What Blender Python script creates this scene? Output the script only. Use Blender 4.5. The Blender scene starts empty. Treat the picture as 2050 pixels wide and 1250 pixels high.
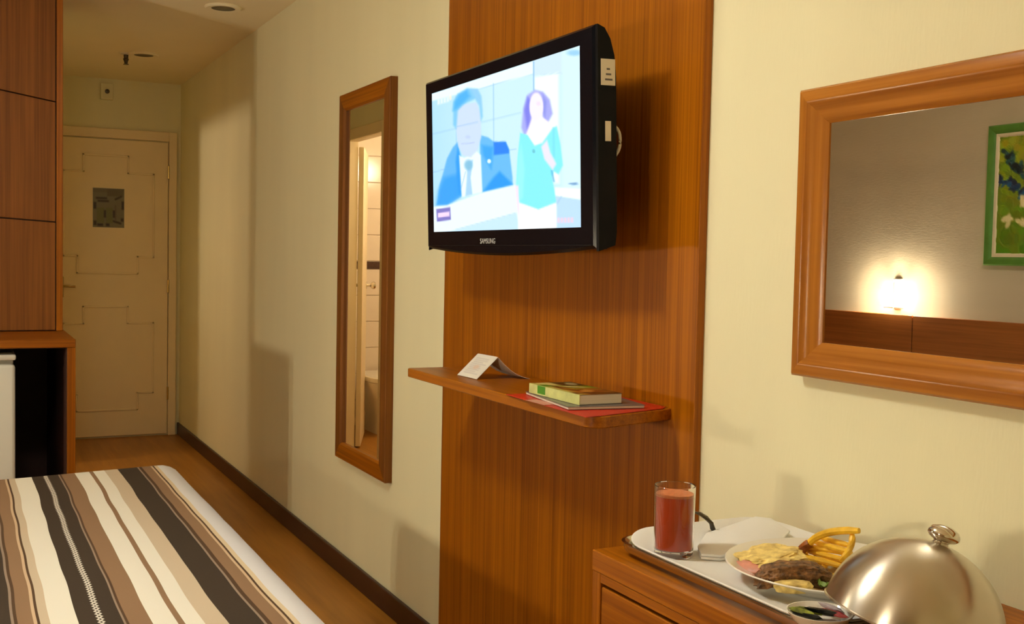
import bpy, bmesh, math, random
import numpy as np
from mathutils import Vector, Matrix
random.seed(7)
PI = math.pi
S = bpy.context.scene
C = S.collection

# ------------------------------------------------------------------ camera
F, YAW, PITCH, ROLL, CH = 2223.386, .461659, .0481394, .0205293, 1.304946
cy, sy, cp, sp, cr, sr = (math.cos(YAW), math.sin(YAW), math.cos(PITCH), math.sin(PITCH), math.cos(ROLL), math.sin(ROLL))
r0, f0, u0 = Vector((cy, -sy, 0)), Vector((sy, cy, 0)), Vector((0, 0, 1))
fwd = f0 * cp - u0 * sp
u2 = u0 * cp + f0 * sp
cx = r0 * cr + u2 * sr
cu = -r0 * sr + u2 * cr
cam_d = bpy.data.cameras.new('camera')
cam_d.sensor_width = 36
cam_d.lens = 36 * F / 2050
cam_d.clip_start = .02
cam = bpy.data.objects.new('camera', cam_d)
cam.matrix_world = Matrix(((cx.x, cu.x, -fwd.x, 0), (cx.y, cu.y, -fwd.y, 0), (cx.z, cu.z, -fwd.z, CH), (0, 0, 0, 1)))
C.objects.link(cam)
S.camera = cam

# ------------------------------------------------------------------ light and exposure
LAMP_CEIL, LAMP_SCONCE, LAMP_BATH, SCREEN = 104.0, 850.0, 165.0, 1.10
S.view_settings.view_transform = 'Standard'
S.view_settings.look = 'None'
S.view_settings.gamma = 1
S.view_settings.use_curve_mapping = False
S.view_settings.exposure = 0.0
S.cycles.diffuse_bounces = 8
S.cycles.max_bounces = 16
S.cycles.transmission_bounces = 12
S.cycles.glossy_bounces = 6
w = bpy.data.worlds.new('world')
S.world = w
w.use_nodes = True
w.node_tree.nodes['Background'].inputs[0].default_value = (.9, .8, .65, 1)
w.node_tree.nodes['Background'].inputs[1].default_value = .0

# ------------------------------------------------------------------ materials
def lin(r, g, b):
    f = lambda c: (c / 255 / 12.92) if c / 255 <= .04045 else ((c / 255 + .055) / 1.055) ** 2.4
    return (f(r), f(g), f(b), 1)

def nmat(name):
    m = bpy.data.materials.new(name)
    m.use_nodes = True
    nt = m.node_tree
    return m, nt, nt.nodes['Principled BSDF']

def N(nt, t, **k):
    n = nt.nodes.new(t)
    for a, b in k.items():
        setattr(n, a, b)
    return n

def mat(name, col, rough=.5, metal=0., spec=.5, noise=0., nscale=20., bump=0., bscale=200., trans=0., ior=1.45, stretch=(1, 1, 1), sheen=0, coat=0):
    m, nt, b = nmat(name)
    b.inputs['Base Color'].default_value = col
    b.inputs['Roughness'].default_value = rough
    b.inputs['Metallic'].default_value = metal
    b.inputs['Specular IOR Level'].default_value = spec
    b.inputs['Transmission Weight'].default_value = trans
    b.inputs['IOR'].default_value = ior
    b.inputs['Sheen Weight'].default_value = sheen
    b.inputs['Coat Weight'].default_value = coat
    tc = N(nt, 'ShaderNodeTexCoord')
    mp = N(nt, 'ShaderNodeMapping')
    mp.inputs['Scale'].default_value = stretch
    nt.links.new(tc.outputs['Object'], mp.inputs[0])
    if noise:
        n = N(nt, 'ShaderNodeTexNoise')
        n.inputs['Scale'].default_value = nscale
        n.inputs['Detail'].default_value = 4
        r = N(nt, 'ShaderNodeValToRGB')
        r.color_ramp.elements[0].position = .3
        r.color_ramp.elements[1].position = .7
        r.color_ramp.elements[0].color = [c * (1 - noise) for c in col[:3]] + [1]
        r.color_ramp.elements[1].color = [min(1, c * (1 + noise)) for c in col[:3]] + [1]
        nt.links.new(mp.outputs[0], n.inputs['Vector'])
        nt.links.new(n.outputs[0], r.inputs[0])
        nt.links.new(r.outputs[0], b.inputs['Base Color'])
    if bump:
        n = N(nt, 'ShaderNodeTexNoise')
        n.inputs['Scale'].default_value = bscale
        bp = N(nt, 'ShaderNodeBump')
        bp.inputs['Strength'].default_value = bump
        bp.inputs['Distance'].default_value = .002
        nt.links.new(mp.outputs[0], n.inputs['Vector'])
        nt.links.new(n.outputs[0], bp.inputs['Height'])
        nt.links.new(bp.outputs[0], b.inputs['Normal'])
    return m

def wood(name, c0, c1, axis, rough=.36, across=125., along=1.2, spec=.22):
    """veneer with fine straight grain running along one axis"""
    m, nt, b = nmat(name)
    tc = N(nt, 'ShaderNodeTexCoord')
    mp = N(nt, 'ShaderNodeMapping')
    s = [across] * 3
    s['xyz'.index(axis)] = along
    mp.inputs['Scale'].default_value = s
    n = N(nt, 'ShaderNodeTexNoise')
    n.inputs['Scale'].default_value = 1
    n.inputs['Detail'].default_value = 3
    n.inputs['Roughness'].default_value = .65
    mp2 = N(nt, 'ShaderNodeMapping')
    s2 = [across * .17] * 3
    s2['xyz'.index(axis)] = along * .4
    mp2.inputs['Scale'].default_value = s2
    n2 = N(nt, 'ShaderNodeTexNoise')
    n2.inputs['Scale'].default_value = 1
    n2.inputs['Detail'].default_value = 2
    mx = N(nt, 'ShaderNodeMath', operation='MULTIPLY_ADD')
    mx.inputs[1].default_value = .7
    mu = N(nt, 'ShaderNodeMath', operation='MULTIPLY')
    mu.inputs[1].default_value = .3
    r = N(nt, 'ShaderNodeValToRGB')
    r.color_ramp.elements[0].position = .36
    r.color_ramp.elements[1].position = .62
    r.color_ramp.elements[0].color = c0
    r.color_ramp.elements[1].color = c1
    L = nt.links.new
    L(tc.outputs['Object'], mp.inputs[0]); L(mp.outputs[0], n.inputs['Vector'])
    L(tc.outputs['Object'], mp2.inputs[0]); L(mp2.outputs[0], n2.inputs['Vector'])
    L(n2.outputs[0], mu.inputs[0]); L(n.outputs[0], mx.inputs[0]); L(mu.outputs[0], mx.inputs[2])
    L(mx.outputs[0], r.inputs[0]); L(r.outputs[0], b.inputs['Base Color'])
    b.inputs['Roughness'].default_value = rough
    b.inputs['Specular IOR Level'].default_value = spec
    return m

def emit(name, col, strength):
    m, nt, b = nmat(name)
    b.inputs['Base Color'].default_value = (.8, .8, .8, 1)
    b.inputs['Emission Color'].default_value = col
    b.inputs['Emission Strength'].default_value = strength
    return m

def attr_mat(name, rough=.5, emission=0., coat=0.):
    m, nt, b = nmat(name)
    a = N(nt, 'ShaderNodeVertexColor', layer_name='Col')
    if emission:
        b.inputs['Base Color'].default_value = (.01, .01, .012, 1)
        nt.links.new(a.outputs[0], b.inputs['Emission Color'])
        b.inputs['Emission Strength'].default_value = emission
    else:
        nt.links.new(a.outputs[0], b.inputs['Base Color'])
    b.inputs['Roughness'].default_value = rough
    b.inputs['Coat Weight'].default_value = coat
    return m

HW0, HW1 = (.20, .054, .001, 1), (.37, .116, .0015, 1)
M = {}
M['wall'] = mat('cream_wallpaper', (.79, .76, .515, 1), .85, noise=.035, nscale=3, bump=.25, bscale=160, stretch=(1, 1, .18), spec=.2)
M['wall_taupe'] = mat('taupe_wallpaper', (.45, .385, .275, 1), .85, noise=.05, nscale=6, bump=.2, bscale=160, stretch=(1, .2, 1), spec=.2)
M['ceiling'] = mat('ceiling_paint', (.90, .83, .62, 1), .9, noise=.02, nscale=2, spec=.2)
M['door_paint'] = mat('door_paint', (.86, .72, .46, 1), .45, noise=.02, nscale=6)
M['wood_z'] = wood('honey_veneer_vertical', HW0, HW1, 'z')
M['wood_y'] = wood('honey_veneer_lengthwise', HW0, HW1, 'y')
M['wood_x'] = wood('honey_veneer_crosswise', HW0, HW1, 'x')
M['frame_z'] = wood('frame_wood_vertical', (.27, .088, .009, 1), (.43, .165, .022, 1), 'z', .22, 70)
M['frame_y'] = wood('frame_wood_lengthwise', (.27, .088, .009, 1), (.43, .165, .022, 1), 'y', .22, 70)
M['closet'] = wood('closet_veneer', (.13, .043, .005, 1), (.22, .078, .010, 1), 'z', .5, 80, spec=.2)
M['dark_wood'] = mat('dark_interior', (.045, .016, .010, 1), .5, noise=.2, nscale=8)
M['skirting'] = mat('dark_skirting', (.032, .009, .008, 1), .35, noise=.15, nscale=12)
M['floor'] = wood('laminate_floor', (.30, .125, .016, 1), (.42, .185, .026, 1), 'y', .34, 22, 1.2)
M['mirror'] = mat('mirror_silver', (.90, .89, .86, 1), .0, 1.)
M['black'] = mat('black_gloss_plastic', (.003, .0035, .006, 1), .16, spec=.12)
M['black_matt'] = mat('black_matt_plastic', (.004, .004, .005, 1), .4, bump=.1, bscale=600, spec=.12)
M['white_plastic'] = mat('white_plastic', (.72, .70, .62, 1), .4)
M['sticker'] = mat('paper_sticker', (.70, .66, .55, 1), .6)
M['fridge'] = mat('fridge_enamel', (.74, .75, .69, 1), .3)
M['steel'] = mat('stainless', (.62, .58, .50, 1), .16, 1.)
M['brushed'] = mat('brushed_steel', (.56, .51, .43, 1), .27, 1., noise=.04, nscale=60)
m_ = mat('spun_steel', (.60, .55, .47, 1), .30, 1.)
b_ = m_.node_tree.nodes['Principled BSDF']
b_.inputs['Anisotropic'].default_value = .8
b_.inputs['Anisotropic Rotation'].default_value = .25
tg_ = N(m_.node_tree, 'ShaderNodeTangent', direction_type='RADIAL', axis='Z')
m_.node_tree.links.new(tg_.outputs[0], b_.inputs['Tangent'])
M['spun'] = m_
M['chrome'] = mat('chrome', (.75, .72, .66, 1), .06, 1.)
M['brass'] = mat('brass', (.55, .42, .20, 1), .25, 1.)
M['dark_metal'] = mat('dark_metal', (.10, .085, .06, 1), .3, 1.)
M['ceramic'] = mat('white_ceramic', (.80, .78, .70, 1), .12, coat=.4)
M['cloth_white'] = mat('white_cloth', (.80, .80, .78, 1), .8, bump=.15, bscale=500)
M['paper'] = mat('white_paper', (.74, .72, .66, 1), .7)
M['glass'] = mat('clear_glass', (1, 1, 1, 1), .0, trans=1., ior=1.42)
M['juice'] = mat('red_juice', (.52, .062, .012, 1), .25, noise=.12, nscale=25, spec=.4)
M['foam'] = mat('juice_foam', (.62, .20, .07, 1), .6, noise=.15, nscale=160)
M['tile'] = mat('bathroom_tile', (.80, .70, .58, 1), .15, noise=.03, nscale=4)
M['tile_dark'] = mat('dark_border_tile', (.075, .035, .025, 1), .2, noise=.2, nscale=40)
M['grout'] = mat('tile_grout', (.60, .52, .43, 1), .8)
M['red'] = mat('red_folder', (.50, .022, .008, 1), .35)
M['grey_mag'] = mat('grey_cover', (.11, .10, .095, 1), .3)
M['pages'] = mat('book_pages', (.66, .62, .52, 1), .8, noise=.12, nscale=1, stretch=(2, 2, 700))
M['green_frame'] = mat('green_frame', (.075, .20, .028, 1), .3, noise=.12, nscale=14)
M['liner'] = mat('cream_liner', (.62, .55, .38, 1), .7)
M['headboard'] = wood('headboard_veneer', (.20, .065, .014, 1), (.29, .10, .022, 1), 'y', .35, 60)
M['fry'] = mat('fried_potato', (.88, .50, .03, 1), .4, noise=.28, nscale=45)
M['fry_dark'] = mat('fried_potato_browned', (.34, .10, .012, 1), .4, noise=.5, nscale=40)
M['patty'] = mat('grilled_patty', (.17, .080, .026, 1), .5, noise=.7, nscale=110, bump=1., bscale=260)
M['bread'] = mat('toasted_bread', (.84, .60, .20, 1), .7, noise=.35, nscale=70, bump=.8, bscale=120)
M['crust'] = mat('bread_crust', (.42, .16, .035, 1), .5, noise=.3, nscale=30)
M['ham'] = mat('pink_ham', (.62, .27, .19, 1), .4, noise=.15, nscale=50)
M['lettuce'] = mat('lettuce', (.16, .26, .03, 1), .45, noise=.3, nscale=50)
M['bedbase'] = mat('bed_base_fabric', (.10, .06, .04, 1), .8, bump=.2)
M['mattress'] = mat('mattress_fabric', (.72, .70, .66, 1), .8, bump=.15)
M['lamp_metal'] = mat('lamp_metal', (.35, .31, .25, 1), .35, 1.)
WARM = (1., .80, .52, 1)
M['bulb'] = emit('sconce_bulb', (1., .86, .63, 1), LAMP_SCONCE)
M['lampglow'] = emit('ceiling_diffuser', (1., .97, .87, 1), LAMP_CEIL)
M['bathglow'] = emit('bathroom_globe', (1., .78, .55, 1), LAMP_BATH)
M['col'] = attr_mat('printed_paper', .35)
M['paint'] = attr_mat('oil_paint', .45)
M['screen'] = attr_mat('lit_screen', .12, SCREEN)

# ------------------------------------------------------------------ builders
def bmn():
    return bmesh.new()

def add_box(bm, x0, x1, y0, y1, z0, z1, bev=0., seg=1):
    vs = [bm.verts.new(p) for p in ((x0, y0, z0), (x1, y0, z0), (x1, y1, z0), (x0, y1, z0), (x0, y0, z1), (x1, y0, z1), (x1, y1, z1), (x0, y1, z1))]
    fs = [bm.faces.new([vs[i] for i in q]) for q in ((3, 2, 1, 0), (4, 5, 6, 7), (0, 1, 5, 4), (1, 2, 6, 5), (2, 3, 7, 6), (3, 0, 4, 7))]
    if bev:
        es = list({e for f in fs for e in f.edges})
        bmesh.ops.bevel(bm, geom=es, offset=bev, segments=seg, affect='EDGES', profile=.5)
    return bm

def box(*a, **k):
    return add_box(bmn(), *a, **k)

def add_prism(bm, pts, d):
    """extrude a planar polygon (3d points) by vector d"""
    a = [bm.verts.new(p) for p in pts]
    b = [bm.verts.new(Vector(p) + Vector(d)) for p in pts]
    bm.faces.new(a[::-1]); bm.faces.new(b)
    n = len(a)
    for i in range(n):
        bm.faces.new((a[i], a[(i + 1) % n], b[(i + 1) % n], b[i]))
    bmesh.ops.recalc_face_normals(bm, faces=bm.faces[:])
    return bm

def prism(pts, d):
    return add_prism(bmn(), pts, d)

def add_lathe(bm, prof, seg=32, c=(0, 0, 0), close=False):
    rings = []
    for r, z in prof:
        if r < 1e-6:
            rings.append([bm.verts.new((c[0], c[1], c[2] + z))])
        else:
            rings.append([bm.verts.new((c[0] + r * math.cos(2 * PI * i / seg), c[1] + r * math.sin(2 * PI * i / seg), c[2] + z)) for i in range(seg)])
    pairs = list(zip(rings[:-1], rings[1:]))
    if close:
        pairs.append((rings[-1], rings[0]))
    for A, B in pairs:
        for i in range(seg):
            j = (i + 1) % seg
            q = [A[0]] if len(A) == 1 else [A[i], A[j]]
            q2 = [B[0]] if len(B) == 1 else [B[j], B[i]]
            f = q + q2
            if len(f) >= 3:
                bm.faces.new(f)
    bmesh.ops.recalc_face_normals(bm, faces=bm.faces[:])
    return bm

def lathe(*a, **k):
    return add_lathe(bmn(), *a, **k)

def add_tube(bm, pts, rad, seg=10, flat=1.):
    pts = [Vector(p) for p in pts]
    n = len(pts)
    rad = rad if isinstance(rad, (list, tuple)) else [rad] * n
    rings = []
    up = Vector((0, 0, 1))
    for i, p in enumerate(pts):
        t = (pts[min(i + 1, n - 1)] - pts[max(i - 1, 0)]).normalized()
        a = t.cross(up)
        if a.length < .05:
            a = t.cross(Vector((1, 0, 0)))
        a.normalize()
        b = a.cross(t).normalized()
        rings.append([bm.verts.new(p + a * (rad[i] * math.cos(2 * PI * k / seg)) + b * (rad[i] * flat * math.sin(2 * PI * k / seg))) for k in range(seg)])
    for A, B in zip(rings[:-1], rings[1:]):
        for k in range(seg):
            bm.faces.new((A[k], A[(k + 1) % seg], B[(k + 1) % seg], B[k]))
    bm.faces.new(rings[0][::-1]); bm.faces.new(rings[-1])
    bmesh.ops.recalc_face_normals(bm, faces=bm.faces[:])
    return bm

def tube(*a, **k):
    return add_tube(bmn(), *a, **k)

def rrect(x0, x1, y0, y1, r, seg=8):
    o = []
    for cxx, cyy, a0 in ((x1 - r, y1 - r, 0), (x0 + r, y1 - r, PI / 2), (x0 + r, y0 + r, PI), (x1 - r, y0 + r, 1.5 * PI)):
        for i in range(seg + 1):
            a = a0 + PI / 2 * i / seg
            o.append((cxx + r * math.cos(a), cyy + r * math.sin(a)))
    return o

def loft(loops, cap0=True, cap1=True):
    """closed skin through loops of 3d points, equal count"""
    bm = bmn()
    R = [[bm.verts.new(p) for p in l] for l in loops]
    n = len(R[0])
    for A, B in zip(R[:-1], R[1:]):
        for i in range(n):
            bm.faces.new((A[i], A[(i + 1) % n], B[(i + 1) % n], B[i]))
    if cap0:
        bm.faces.new(R[0][::-1])
    if cap1:
        bm.faces.new(R[-1])
    bmesh.ops.recalc_face_normals(bm, faces=bm.faces[:])
    return bm

def lump(c, rx, ry, rz, seed=0, amp=.12, sub=3, power=1., rot=0.):
    """irregular rounded lump"""
    from mathutils import noise
    bm = bmn()
    bmesh.ops.create_icosphere(bm, subdivisions=sub, radius=1)
    for v in bm.verts:
        n = v.co.normalized()
        k = 1 + amp * noise.noise(n * 2.2 + Vector((seed * 7.1, seed, 0))) + amp * .5 * noise.noise(n * 6 + Vector((seed, 3.3, seed)))
        s = [math.copysign(abs(q) ** power, q) for q in n]
        p = Vector((s[0] * rx * k, s[1] * ry * k, s[2] * rz * k))
        p.rotate(Matrix.Rotation(rot, 3, 'Z'))
        v.co = p + Vector(c)
    return bm

def xform(bm, mtx):
    bmesh.ops.transform(bm, matrix=mtx, verts=bm.verts[:])
    return bm

def about(p, mtx):
    return Matrix.Translation(p) @ mtx @ Matrix.Translation(-Vector(p))

def link(name, bm, m, parent=None, smooth=35, off=None):
    me = bpy.data.meshes.new(name)
    if parent is not None and off is None:
        q = parent
        off = Vector((0, 0, 0))
        while q is not None:
            off += q.location
            q = q.parent
    if off is not None:
        bmesh.ops.translate(bm, verts=bm.verts[:], vec=-Vector(off))
    bm.normal_update()
    if smooth:
        lim = math.radians(smooth)
        for f in bm.faces:
            f.smooth = True
        for e in bm.edges:
            if len(e.link_faces) == 2:
                e.smooth = e.calc_face_angle(0) < lim
    bm.to_mesh(me)
    bm.free()
    me.materials.append(M[m] if isinstance(m, str) else m)
    o = bpy.data.objects.new(name, me)
    C.objects.link(o)
    o.parent = parent
    return o

def thing(name, label, cat, loc=(0, 0, 0), group=None):
    o = bpy.data.objects.new(name, None)
    C.objects.link(o)
    o.location = loc
    o.empty_display_size = .05
    o['label'] = label
    o['category'] = cat
    if group:
        o['group'] = group
    return o

def single(name, bm, m, label, cat, group=None, loc=None, smooth=35):
    if loc is None:
        xs = [v.co for v in bm.verts]
        loc = Vector((sum(v.x for v in xs) / len(xs), sum(v.y for v in xs) / len(xs), min(v.z for v in xs)))
    o = link(name, bm, m, None, smooth, off=loc)
    o.location = loc
    o['label'] = label
    o['category'] = cat
    if group:
        o['group'] = group
    return o

def struct(name, bm, m, label=None, cat=None, smooth=35):
    o = link(name, bm, m, None, smooth)
    o['kind'] = 'structure'
    if label:
        o['label'] = label
        o['category'] = cat
    return o

# ---- soft painting on a grid (printed pictures, screen, canvas)
def seg_poly(X, Y, P):
    """signed distance-like field of polygon P (negative inside)"""
    P = np.asarray(P, float)
    d = np.full(X.shape, 1e9)
    ins = np.zeros(X.shape, bool)
    n = len(P)
    for i in range(n):
        a, b = P[i], P[(i + 1) % n]
        e = b - a
        L = max(e @ e, 1e-9)
        t = np.clip(((X - a[0]) * e[0] + (Y - a[1]) * e[1]) / L, 0, 1)
        d = np.minimum(d, np.hypot(X - a[0] - t * e[0], Y - a[1] - t * e[1]))
        c = ((a[1] > Y) != (b[1] > Y))
        with np.errstate(divide='ignore', invalid='ignore'):
            ins ^= c & (X < (b[0] - a[0]) * (Y - a[1]) / (b[1] - a[1] + 1e-12) + a[0])
    return np.where(ins, -d, d)

class Paint:
    def __init__(s, X, Y, base):
        s.X, s.Y = X, Y
        s.I = np.ones(X.shape + (3,)) * np.array(base, float)
    def mix(s, a, col):
        a = np.clip(a, 0, 1)[..., None]
        s.I = s.I * (1 - a) + np.array(col, float) * a
    def poly(s, P, col, soft=5., al=1.):
        s.mix(al * np.clip(.5 - seg_poly(s.X, s.Y, P) / soft, 0, 1), col)
    def line(s, a, b, wd, col, soft=4., al=1.):
        a, b = np.array(a, float), np.array(b, float)
        e = b - a
        t = np.clip(((s.X - a[0]) * e[0] + (s.Y - a[1]) * e[1]) / (e @ e), 0, 1)
        d = np.hypot(s.X - a[0] - t * e[0], s.Y - a[1] - t * e[1])
        s.mix(al * np.clip(.5 - (d - wd / 2) / soft, 0, 1), col)
    def ell(s, c, rx, ry, col, soft=.15, al=1., rot=0.):
        dx, dy = s.X - c[0], s.Y - c[1]
        u = dx * math.cos(rot) + dy * math.sin(rot)
        v = -dx * math.sin(rot) + dy * math.cos(rot)
        r = np.hypot(u / rx, v / ry)
        s.mix(al * np.clip(.5 - (r - 1) / soft, 0, 1), col)
    def lin(s):
        I = np.clip(s.I, 0, 1)
        return np.where(I <= .04045, I / 12.92, ((I + .055) / 1.055) ** 2.4)

def picture(name, nx, ny, P00, P10, P01, fn, m, parent, relief=None):
    """grid from corner P00 (u=0,v=0) along P10 (u) and P01 (v); fn(U,V) -> linear rgb"""
    U, V = np.meshgrid(np.linspace(0, 1, nx), np.linspace(0, 1, ny))
    P00, P10, P01 = map(np.array, (P00, P10, P01))
    P = P00 + U[..., None] * (P10 - P00) + V[..., None] * (P01 - P00)
    col = fn(U, V)
    if relief is not None:
        nrm = np.cross(P10 - P00, P01 - P00)
        nrm = nrm / np.linalg.norm(nrm)
        P = P + nrm * relief(col)[..., None]
    off = Vector((0, 0, 0))
    q = parent
    while q is not None:
        off += q.location
        q = q.parent
    P = P - np.array(off)
    idx = np.arange(nx * ny).reshape(ny, nx)
    F4 = np.stack([idx[:-1, :-1], idx[:-1, 1:], idx[1:, 1:], idx[1:, :-1]], -1).reshape(-1, 4)
    me = bpy.data.meshes.new(name)
    me.from_pydata(P.reshape(-1, 3).tolist(), [], F4.tolist())
    at = me.color_attributes.new('Col', 'FLOAT_COLOR', 'POINT')
    c4 = np.ones((nx * ny, 4), np.float32)
    c4[:, :3] = col.reshape(-1, 3)
    at.data.foreach_set('color', c4.ravel())
    me.materials.append(M[m])
    o = bpy.data.objects.new(name, me)
    C.objects.link(o)
    o.parent = parent
    return o

def homog(src, dst):
    A, b = [], []
    for (x, y), (u, v) in zip(src, dst):
        A += [[x, y, 1, 0, 0, 0, -u * x, -u * y], [0, 0, 0, x, y, 1, -v * x, -v * y]]
        b += [u, v]
    h = np.linalg.solve(np.array(A, float), np.array(b, float))
    return np.append(h, 1).reshape(3, 3)

def hmap(H, U, V):
    w_ = H[2, 0] * U + H[2, 1] * V + H[2, 2]
    return (H[0, 0] * U + H[0, 1] * V + H[0, 2]) / w_, (H[1, 0] * U + H[1, 1] * V + H[1, 2]) / w_

# ------------------------------------------------------------------ room shell
XR, XL, YB, YF, ZC = 1.40, -1.38, -1.6, 8.13, 2.48
struct('floor', box(XL - .1, XR + .1, YB - .1, YF + .1, -.1, 0), 'floor', 'brown laminate floor running to the entrance door', 'floor')
struct('ceiling', box(XL - .1, XR + .1, YB - .1, YF + .1, ZC, ZC + .1), 'ceiling', 'plain cream ceiling with recessed lights', 'ceiling')
struct('wall_right', box(XR, XR + .1, YB - .1, YF + .1, 0, ZC), 'wall', 'cream papered wall carrying the television panel', 'wall')
struct('wall_left', box(XL - .1, XL, YB - .1, YF + .1, 0, ZC), 'wall_taupe', 'taupe papered wall behind the headboard', 'wall')
struct('wall_back', box(XL, XR, YB - .1, YB, 0, ZC), 'wall', 'cream wall facing the entrance door', 'wall')
struct('wall_front', box(XL, XR, YF, YF + .1, 0, ZC), 'wall', 'cream wall around the entrance door', 'wall')
bm = bmn()
WX0, WX1, OY0, OY1, OZ = .38, .44, 6.47, 7.17, 2.075
add_box(bm, WX0, WX1, 5.92, OY0, 0, ZC)
add_box(bm, WX0, WX1, OY1, YF, 0, ZC)
add_box(bm, WX0, WX1, OY0, OY1, OZ, ZC)
struct('wall_corridor', bm, 'wall', 'cream corridor wall with the bathroom doorway', 'wall')
struct('wall_bathroom', box(XL, WX0, 5.92, 6.0, 0, ZC), 'wall', 'partition between wardrobe and bathroom', 'wall')
# bathroom tiles on the end wall, one by one
tw = struct('wall_tiled', box(XL, WX0, 8.105, YF, 0, 2.4), 'grout', 'tiled bathroom end wall with a dark border row', 'wall')
tm = bmn(); add_box(tm, 0, .294, 0, .008, 0, .194, bev=.002)
tile0 = link('tile', tm, 'tile', tw)
tile0.location = (XL + .02, 8.099, .003)
first = True
rows = [k * .2 for k in range(6)] + [1.262 + k * .2 for k in range(5)]
for zi in rows:
    for k in range(6):
        x = WX0 - .3 * (k + 1)
        if first:
            tile0.location = (x, 8.099, zi + .003); first = False
            continue
        t = tile0.copy(); C.objects.link(t); t.parent = tw; t.location = (x, 8.099, zi + .003)
bmd = bmn(); add_box(bmd, 0, .294, 0, .009, 0, .056, bev=.002)
b0 = link('border_tile', bmd, 'tile_dark', tw)
for k in range(6):
    t = b0 if k == 0 else b0.copy()
    if k:
        C.objects.link(t); t.parent = tw
    t.location = (WX0 - .3 * (k + 1), 8.098, 1.203)
# skirting
struct('baseboard_right', box(XR - .015, XR, 3.285, YF, 0, .085, bev=.003), 'skirting', 'dark brown skirting along the cream corridor wall', 'baseboard')
struct('baseboard_right', box(XR - .015, XR, YB, 1.895, 0, .085, bev=.003), 'skirting', 'dark brown skirting behind the dresser', 'baseboard')

# bathroom doorway casing and door leaf
bm = bmn()
add_box(bm, WX1, WX1 + .02, OY0 - .06, OY0 + .012, 0, OZ + .06, bev=.004)
add_box(bm, WX1, WX1 + .02, OY1 - .012, OY1 + .06, 0, OZ + .06, bev=.004)
add_box(bm, WX1, WX1 + .02, OY0 + .012, OY1 - .012, OZ - .012, OZ + .06, bev=.004)
add_box(bm, WX0, WX1, OY0, OY0 + .012, 0, OZ)
add_box(bm, WX0, WX1, OY1 - .012, OY1, 0, OZ)
add_box(bm, WX0, WX1, OY0 + .012, OY1 - .012, OZ - .012, OZ)
struct('trim_1', bm, 'door_paint', 'cream casing around the bathroom doorway', 'door frame')
bd = bpy.data.objects.new('door_2', None); C.objects.link(bd)
bd.location = (WX0 - .005, OY1 - .015, 0); bd.rotation_euler = (0, 0, math.radians(21.5)); bd['kind'] = 'structure'
bd['label'] = 'open white bathroom door seen in the narrow mirror'; bd['category'] = 'door'
leaf = link('leaf', box(-.035, 0, 0, .60, .01, 2.03, bev=.003), 'door_paint', bd, off=(0, 0, 0))
for z, r in ((1.09, .026), (1.02, .013)):
    bm = lathe([(0, 0), (r, 0), (r, .006), (r * .4, .008), (r * .4, .03), (r * .9, .04), (r * 1.1, .055), (r * .8, .068), (0, .072)] if r > .02 else [(0, 0), (r, 0), (r, .005), (0, .007)], 20)
    xform(bm, Matrix.Translation((0, .55, z)) @ Matrix.Rotation(PI / 2, 4, 'Y'))
    link('knob' if r > .02 else 'keyhole_plate', bm, 'chrome', bd, off=(0, 0, 0))
for z, r in ((1.09, .026),):
    bm = lathe([(0, 0), (r, 0), (r, .006), (r * .4, .008), (r * .4, .03), (r * .9, .04), (r * 1.1, .055), (r * .8, .068), (0, .072)], 20)
    xform(bm, Matrix.Translation((-.035, .55, z)) @ Matrix.Rotation(-PI / 2, 4, 'Y'))
    link('knob', bm, 'chrome', bd, off=(0, 0, 0))

# ------------------------------------------------------------------ entrance door
YD = YF
bd = bpy.data.objects.new('door_1', None); C.objects.link(bd); bd.location = (.95, YD, 0)
bd['kind'] = 'structure'; bd['label'] = 'cream entrance door with stepped mouldings and lever handle'; bd['category'] = 'door'
DX0, DX1, DZ = .575, 1.318, 2.075
bm = bmn()
add_box(bm, DX1, 1.372, YD - .03, YD, 0, DZ + .065, bev=.004)
add_box(bm, .515, DX0, YD - .03, YD, 0, DZ + .065, bev=.004)
add_box(bm, DX0, DX1, YD - .03, YD, DZ, DZ + .065, bev=.004)
link('door_frame', bm, 'door_paint', bd)
leaf = link('leaf', box(DX0 + .005, DX1 - .005, YD - .018, YD, .012, DZ - .007, bev=.002), 'door_paint', bd)
def stepped(z0, z1):
    x0, x1, s, t = .66, 1.215, .095, .115
    P = [(x0 + s, z1), (x1 - s - .075, z1), (x1 - s - .075, z1 - t), (x1, z1 - t), (x1, z0 + t), (x1 - s - .01, z0 + t), (x1 - s - .01, z0), (x0 + s - .04, z0), (x0 + s - .04, z0 + t), (x0 - .03, z0 + t), (x0 - .03, z1 - t), (x0 + s, z1 - t)]
    bm = bmn()
    y = YD - .018
    n = len(P)
    for i in range(n):
        a, b = P[i], P[(i + 1) % n]
        wd = .007
        add_box(bm, min(a[0], b[0]) - wd, max(a[0], b[0]) + wd, y - .007, y + .001, min(a[1], b[1]) - wd, max(a[1], b[1]) + wd, bev=.003)
    return bm
for z0, z1 in ((1.148, 1.955), (.195, .915)):
    link('moulding', stepped(z0, z1), 'door_paint', leaf)
hd = link('handle_plate', box(.604, .63, YD - .023, YD - .017, .98, 1.12, bev=.003), 'brass', bd)
bm = tube([(.617, YD - .02, 1.056), (.617, YD - .06, 1.056), (.64, YD - .07, 1.057), (.70, YD - .07, 1.054)], [.008, .008, .009, .007], 10)
link('lever', bm, 'brass', hd)
for z in (1.86, 1.06, .3):
    link('hinge', tube([(DX1 - .002, YD - .026, z - .045), (DX1 - .002, YD - .026, z + .045)], .007, 8), 'brass', bd)
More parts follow.
